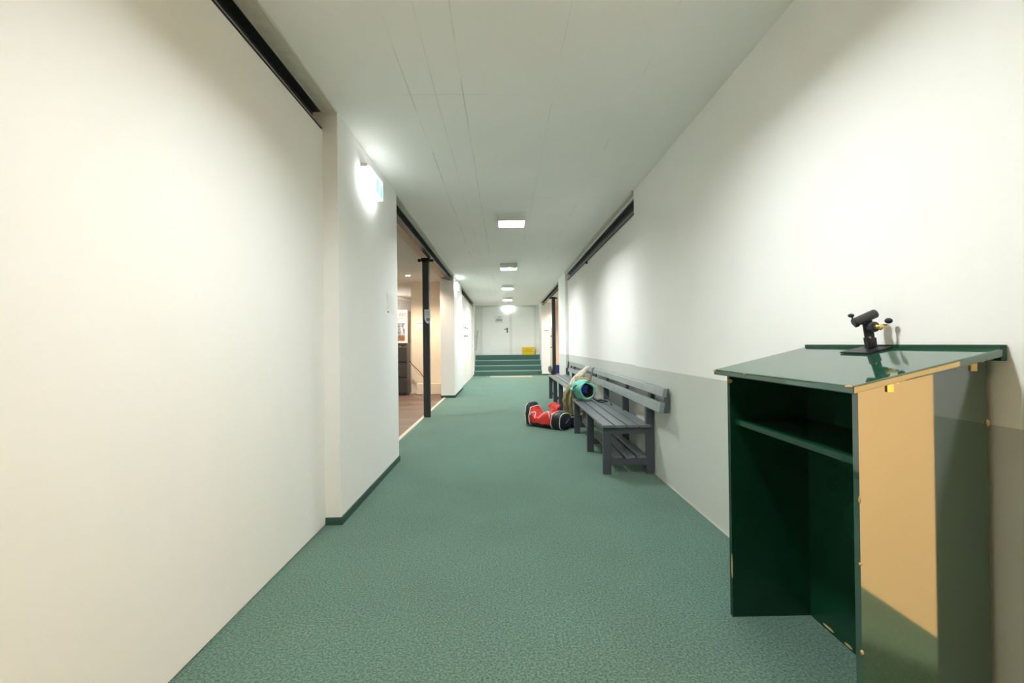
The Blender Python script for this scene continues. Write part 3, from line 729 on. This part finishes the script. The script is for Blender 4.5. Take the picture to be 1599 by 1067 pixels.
# ------------------------------------------------------------------ bags and cloth on the bench
def loft(bm, secs, n=28, folds=(5, 0.0, 0.0), seed=0, amp=0.012, nf=14.0):
    """secs: (centre, right-vector, up-vector) rings, elliptical with folds and noise"""
    rings = []
    for i, (c, a, b) in enumerate(secs):
        c, a, b = Vector(c), Vector(a), Vector(b); ring = []
        for k in range(n):
            th = 2 * PI * k / n
            f = 1 + folds[1] * math.sin(folds[0] * th + folds[2] * i)
            p = c + (a * math.cos(th) + b * math.sin(th)) * f
            nz = noise.noise_vector(p * nf + Vector((seed, seed * 2, 0)))
            ring.append(bm.verts.new(p + nz * amp))
        rings.append(ring)
    for i in range(len(rings) - 1):
        for k in range(n):
            bm.faces.new((rings[i][k], rings[i][(k + 1) % n], rings[i + 1][(k + 1) % n], rings[i + 1][k]))
    return rings


def cap(bm, ring):
    c = bm.verts.new(sum((v.co for v in ring), Vector()) / len(ring))
    for k in range(len(ring)): bm.faces.new((ring[k], ring[(k + 1) % len(ring)], c))


# turquoise bag lying on its side, mouth towards the camera
t = thing('pouch_bag', 'turquoise cloth bag lying on the near bench with its mouth open', 'bag', (0.93, 5.5, 0.41))
bm = B()
secs = []
for i, (dy, cx, cz, rx, rz_) in enumerate(((0.015, 0.955, 0.535, 0.078, 0.088), (0.0, 0.952, 0.535, 0.088, 0.097), (0.03, 0.935, 0.537, 0.105, 0.110), (0.07, 0.918, 0.540, 0.122, 0.120), (0.13, 0.905, 0.538, 0.122, 0.116),
                                           (0.20, 0.90, 0.525, 0.105, 0.098), (0.26, 0.90, 0.505, 0.075, 0.072), (0.30, 0.90, 0.50, 0.03, 0.03))):
    secs.append(((cx, 5.30 + dy, cz), (rx, 0.02, 0.012), (-0.02, 0, rz_)))
rg = loft(bm, secs, 36, (5, 0.05, 0.5), 3, 0.018, 12); cap(bm, rg[-1])
obj('bag_body', bm, M['turq'], t, smooth=True, sub=1)
bm = B()
pts, rad = [], []
for k in range(49):
    th = 2 * PI * k / 48
    w_ = 1 + 0.06 * math.sin(3 * th + 1) + 0.03 * math.sin(5 * th)
    pts.append((0.955 + 0.082 * w_ * math.cos(th) - 0.02 * math.sin(th), 5.298 + 0.020 * math.cos(th), 0.536 + 0.012 * math.cos(th) + 0.090 * w_ * math.sin(th)))
    rad.append(0.0105 + 0.005 * math.sin(3 * th + 0.5))
tube(bm, pts, rad, 10, caps=False); obj('rolled_rim', bm, M['turqlight'], t, smooth=True)
bm = B()
secs = [((0.955, 5.312, 0.536), (0.074, 0.02, 0.01), (-0.02, 0, 0.084)), ((0.945, 5.40, 0.536), (0.075, 0.02, 0), (-0.02, 0, 0.08)), ((0.93, 5.46, 0.535), (0.05, 0.0, 0), (0, 0, 0.05))]
rg = loft(bm, secs, 24, (3, 0.03, 0.4), 9, 0.006); cap(bm, rg[-1]); obj('lining', bm, M['lining'], t, smooth=True)
bm = B(); sphere(bm, (0.800, 5.355, 0.545), (0.034, 0.04, 0.026), 14, 10)
for v in bm.verts: v.co += noise.noise_vector(v.co * 25) * 0.016
obj('corner_knot', bm, M['turq'], t, smooth=True)
bm = B(); tube(bm, smooth_path([(0.835, 5.32, 0.60), (0.800, 5.325, 0.57), (0.792, 5.32, 0.51), (0.83, 5.30, 0.445)]), 0.007); obj('black_strap', bm, M['nylon'], t, smooth=True)
bm = B(); tube(bm, smooth_path([(1.03, 5.30, 0.44), (1.05, 5.20, 0.425), (1.10, 5.10, 0.43), (1.13, 5.16, 0.49), (1.15, 5.05, 0.46), (1.14, 4.92, 0.42)]), 0.007); obj('black_strap', bm, M['nylon'], t, smooth=True)
bm = B(); tube(bm, smooth_path([(1.02, 5.29, 0.445), (1.06, 5.24, 0.43), (1.12, 5.28, 0.425), (1.16, 5.2, 0.42)]), 0.009); obj('black_strap', bm, M['nylon'], t, smooth=True)
bm = B(); sphere(bm, (0.930, 5.345, 0.550), (0.042, 0.034, 0.052), 26, 18)
for v in bm.verts: v.co += noise.noise_vector(v.co * 24) * 0.022
tag(obj('cloth_bundle', bm, M['blue'], None, smooth=True), 'crumpled bright blue cloth inside the turquoise bag', 'cloth')

# tall kit bag standing in the gap between the benches: black base, khaki body, off-white top
t = thing('kit_bag', 'tall khaki kit bag with off-white top standing in the gap between the benches', 'bag', (0.89, 5.99, 0))
yk = 5.99
bm = B(); rg = loft(bm, [((0.905, yk, 0.004), (0.085, 0, 0), (0, 0.07, 0)), ((0.905, yk, 0.02), (0.105, 0, 0), (0, 0.085, 0)), ((0.905, yk, 0.13), (0.105, 0, 0), (0, 0.085, 0)), ((0.90, yk, 0.16), (0.095, 0, 0), (0, 0.08, 0))], 36, (3, 0.02, 0), 6, 0.004)
cap(bm, rg[0]); cap(bm, rg[-1]); obj('black_base', bm, M['nylon'], t, smooth=True)
bm = B(); tube(bm, [(0.903 + 0.104 * math.cos(k * PI / 16), yk + 0.086 * math.sin(k * PI / 16), 0.145 + 0.028 * math.cos(k * PI / 16)) for k in range(33)], 0.008, 8, caps=False); obj('beige_piping', bm, M['tanpiping'], t, smooth=True)
bm = B()
secs = [((0.915, yk, 0.575), (0.05, 0, 0), (0, 0.04, 0)), ((0.90, yk, 0.54), (0.085, 0, 0.02), (0, 0.075, 0)), ((0.88, yk, 0.475), (0.098, 0, 0.01), (0, 0.085, 0)), ((0.868, yk, 0.40), (0.098, 0, 0), (0, 0.085, 0)),
        ((0.862, yk, 0.32), (0.095, 0, 0), (0, 0.082, 0)), ((0.872, yk, 0.25), (0.098, 0, 0), (0, 0.082, 0)), ((0.89, yk, 0.19), (0.098, 0, 0.0), (0, 0.08, 0)), ((0.90, yk, 0.15), (0.09, 0, 0.0), (0, 0.075, 0))]
rg = loft(bm, secs, 48, (13, 0.10, 0.4), 7, 0.02, 11); cap(bm, rg[0]); cap(bm, rg[-1]); obj('khaki_body', bm, M['khaki'], t, smooth=True, sub=1)
for pts, r0 in ((((0.84, 5.905, 0.52), (0.785, 5.90, 0.44), (0.760, 5.895, 0.34), (0.785, 5.90, 0.24)), 0.014), (((0.875, 5.90, 0.52), (0.845, 5.892, 0.42), (0.835, 5.89, 0.32), (0.86, 5.895, 0.2)), 0.010)):
    bm = B(); P_ = smooth_path(pts); tube(bm, P_, [r0 * (0.7 + 0.8 * math.sin(PI * i / (len(P_) - 1))) for i in range(len(P_))], 10)
    for v in bm.verts: v.co += noise.noise_vector(v.co * 28) * 0.010
    obj('hanging_fold', bm, M['khaki'], t, smooth=True)
bm = B(); tube(bm, smooth_path([(0.905, 5.90, 0.50), (0.920, 5.893, 0.40), (0.912, 5.89, 0.30), (0.93, 5.90, 0.20)]), 0.012); obj('dark_strap', bm, M['nylon'], t, smooth=True)
bm = B()
secs = [((0.91, yk, 0.53), (0.075, 0, 0), (0, 0.07, 0)), ((0.925, yk, 0.59), (0.080, 0, 0.02), (0, 0.08, 0.02)), ((0.96, yk, 0.65), (0.078, 0, 0.03), (0, 0.08, 0.02)),
        ((1.00, yk, 0.70), (0.066, 0, 0.03), (0, 0.075, 0.02)), ((1.04, yk, 0.74), (0.050, 0, 0.02), (0, 0.06, 0.01)), ((1.075, yk, 0.768), (0.036, 0, 0.008), (0, 0.045, 0)), ((1.095, yk, 0.785), (0.028, 0, 0.002), (0, 0.03, 0))]
rg = loft(bm, secs, 44, (11, 0.10, 0.2), 5, 0.012, 12); cap(bm, rg[0]); cap(bm, rg[-1]); obj('cloth_top', bm, M['offwhite'], t, smooth=True, sub=1)
bm = B(); rg = loft(bm, [((1.01, 5.88, 0.60), (0.10, 0, 0.0), (0, 0.015, 0.03)), ((1.01, 5.91, 0.635), (0.10, 0, 0), (0, 0.02, 0.03))], 20, (3, 0.08, 0), 2, 0.01); cap(bm, rg[0]); cap(bm, rg[1])
obj('tan_flap', bm, M['tan'], t, smooth=True)

# red and black duffel bag on the carpet
def duffel():
    A = Vector((0.345, 6.17, 0)); Bv = Vector((0.765, 5.76, 0))
    ax = (Bv - A); Ln = ax.length; ax.normalize(); pr = Vector((ax.y, -ax.x, 0))
    if pr.y > 0: pr = -pr                       # pr points to the long side seen by the camera
    t = thing('duffel_bag', 'red and black sports duffel bag slumped on the carpet', 'bag', (0.55, 5.96, 0))
    NU, NV = 44, 48
    gs = lambda u, c, w_: math.exp(-((u - c) / w_) ** 2)
    def P(u, k):
        v = 2 * PI * k / NV
        cs, sn = math.cos(v), math.sin(v)       # cs > 0: camera side, sn > 0: top
        hgt = 0.190 + 0.115 * gs(u, 0.04, 0.13) + 0.02 * gs(u, 0.93, 0.15)
        e = 0.6
        wd = 0.118
        x = wd * math.copysign(abs(cs) ** e, cs); z = hgt / 2 + hgt / 2 * math.copysign(abs(sn) ** e, sn)
        top = max(0.0, sn)
        z -= 0.075 * gs(u, 0.34, 0.12) * top * (0.6 + 0.4 * cs)      # slumped middle
        z += 0.065 * gs(u, 0.62, 0.13) * top * max(0, -cs + 0.3)     # crumpled ridge at the back
        z += 0.03 * gs(u, 0.66, 0.07) * top
        er = 1 - 0.12 * max(0, (abs(u - 0.5) * 2 - 0.88) / 0.12) ** 2
        p = A + ax * (u * Ln) + pr * x * er; p.z = 0.006 + z * er
        if p.z > 0.02: p += noise.noise_vector(p * 12) * 0.014
        p.z = max(p.z, 0.004); return p
    grid = [[P(i / NU, k) for k in range(NV)] for i in range(NU + 1)]
    def is_red(i, k):
        u = (i + .5) / NU; v = 2 * PI * (k + .5) / NV
        return 0.14 < u < 0.74 and math.sin(v) > -0.30
    for name, m, cond in (('bag_body', M['nylon'], lambda i, k: not is_red(i, k)), ('red_panel', M['red'], is_red)):
        bm = B(); vv = {}
        def g(i, k):
            k %= NV
            if (i, k) not in vv: vv[i, k] = bm.verts.new(grid[i][k])
            return vv[i, k]
        for i in range(NU):
            for k in range(NV):
                if cond(i, k): bm.faces.new((g(i, k), g(i, k + 1), g(i + 1, k + 1), g(i + 1, k)))
        if name == 'bag_body':
            for i in (0, NU):
                c = bm.verts.new(sum(grid[i], Vector()) / NV + ax * (0.02 if i else -0.02))
                for k in range(NV): bm.faces.new((g(i, k), g(i, k + 1), c))
        obj(name, bm, m, t, smooth=True)
    cen = [sum(r, Vector()) / NV for r in grid]
    def pipe(i, ks, r=0.0055):
        pts = [cen[i] + (grid[i][k % NV] - cen[i]) * 1.02 for k in ks]
        for p in pts: p.z = max(p.z, 0.006)
        bm = B(); tube(bm, pts, r, 6); obj('piping', bm, M['piping'], t, smooth=True)
    pipe(NU - 1, range(NV + 1)); pipe(1, range(NV + 1))
    pipe(round(NU * 0.14), range(-8, NV // 2 + 3)); pipe(round(NU * 0.74), range(-10, NV // 2 + 3))
    def loop(u0, u1, kh, lift):                 # grab loops lying on the front, white along the edge
        pts = []
        for q in range(19):
            tt = q / 18; i = (u0 + (u1 - u0) * tt) * NU; k = 1 + kh * math.sin(PI * tt)
            i0, k0 = int(i), int(k); fi, fk = i - i0, k - k0
            p = (grid[i0][k0] * (1 - fi) + grid[i0 + 1][k0] * fi) * (1 - fk) + (grid[i0][k0 + 1] * (1 - fi) + grid[i0 + 1][k0 + 1] * fi) * fk
            pts.append(p + pr * 0.006 + Vector((0, 0, lift * math.sin(PI * tt))))
        bm = B(); tube(bm, pts, 0.006, 8); obj('grab_loop', bm, M['piping'], t, smooth=True)
    loop(0.17, 0.31, 9.0, 0.0); loop(0.42, 0.71, 8.5, 0.02)
    bm = B(); rg = loft(bm, [(grid[26][15], ax * 0.06, pr * 0.05), (grid[27][15] + Vector((0.0, 0.015, 0.025)), ax * 0.085, pr * 0.05), (grid[28][15] + Vector((0, 0.02, 0.045)), ax * 0.06, pr * 0.03), (grid[29][15] + Vector((0, 0.02, 0.055)), ax * 0.03, pr * 0.015)], 24, (5, 0.16, 0.6), 4, 0.024, 20)
    cap(bm, rg[-1]); obj('crumpled_flap', bm, M['red'], t, smooth=True)
    c = cen[NU] + ax * 0.022
    bm = B(); prism(bm, [(-0.055, -0.034), (-0.01, -0.016), (0.03, 0.010), (0.06, 0.036), (0.015, 0.024), (-0.03, -0.004)], 2, 0.0, 0.002)
    bm.transform(Matrix(((-pr.x, 0, ax.x, c.x), (-pr.y, 0, ax.y, c.y), (0, 1, 0, c.z + 0.012), (0, 0, 0, 1)))); obj('end_mark', bm, M['bluemark'], t)


duffel()
for o in bpy.data.objects:
    if '_world' in o: del o['_world']
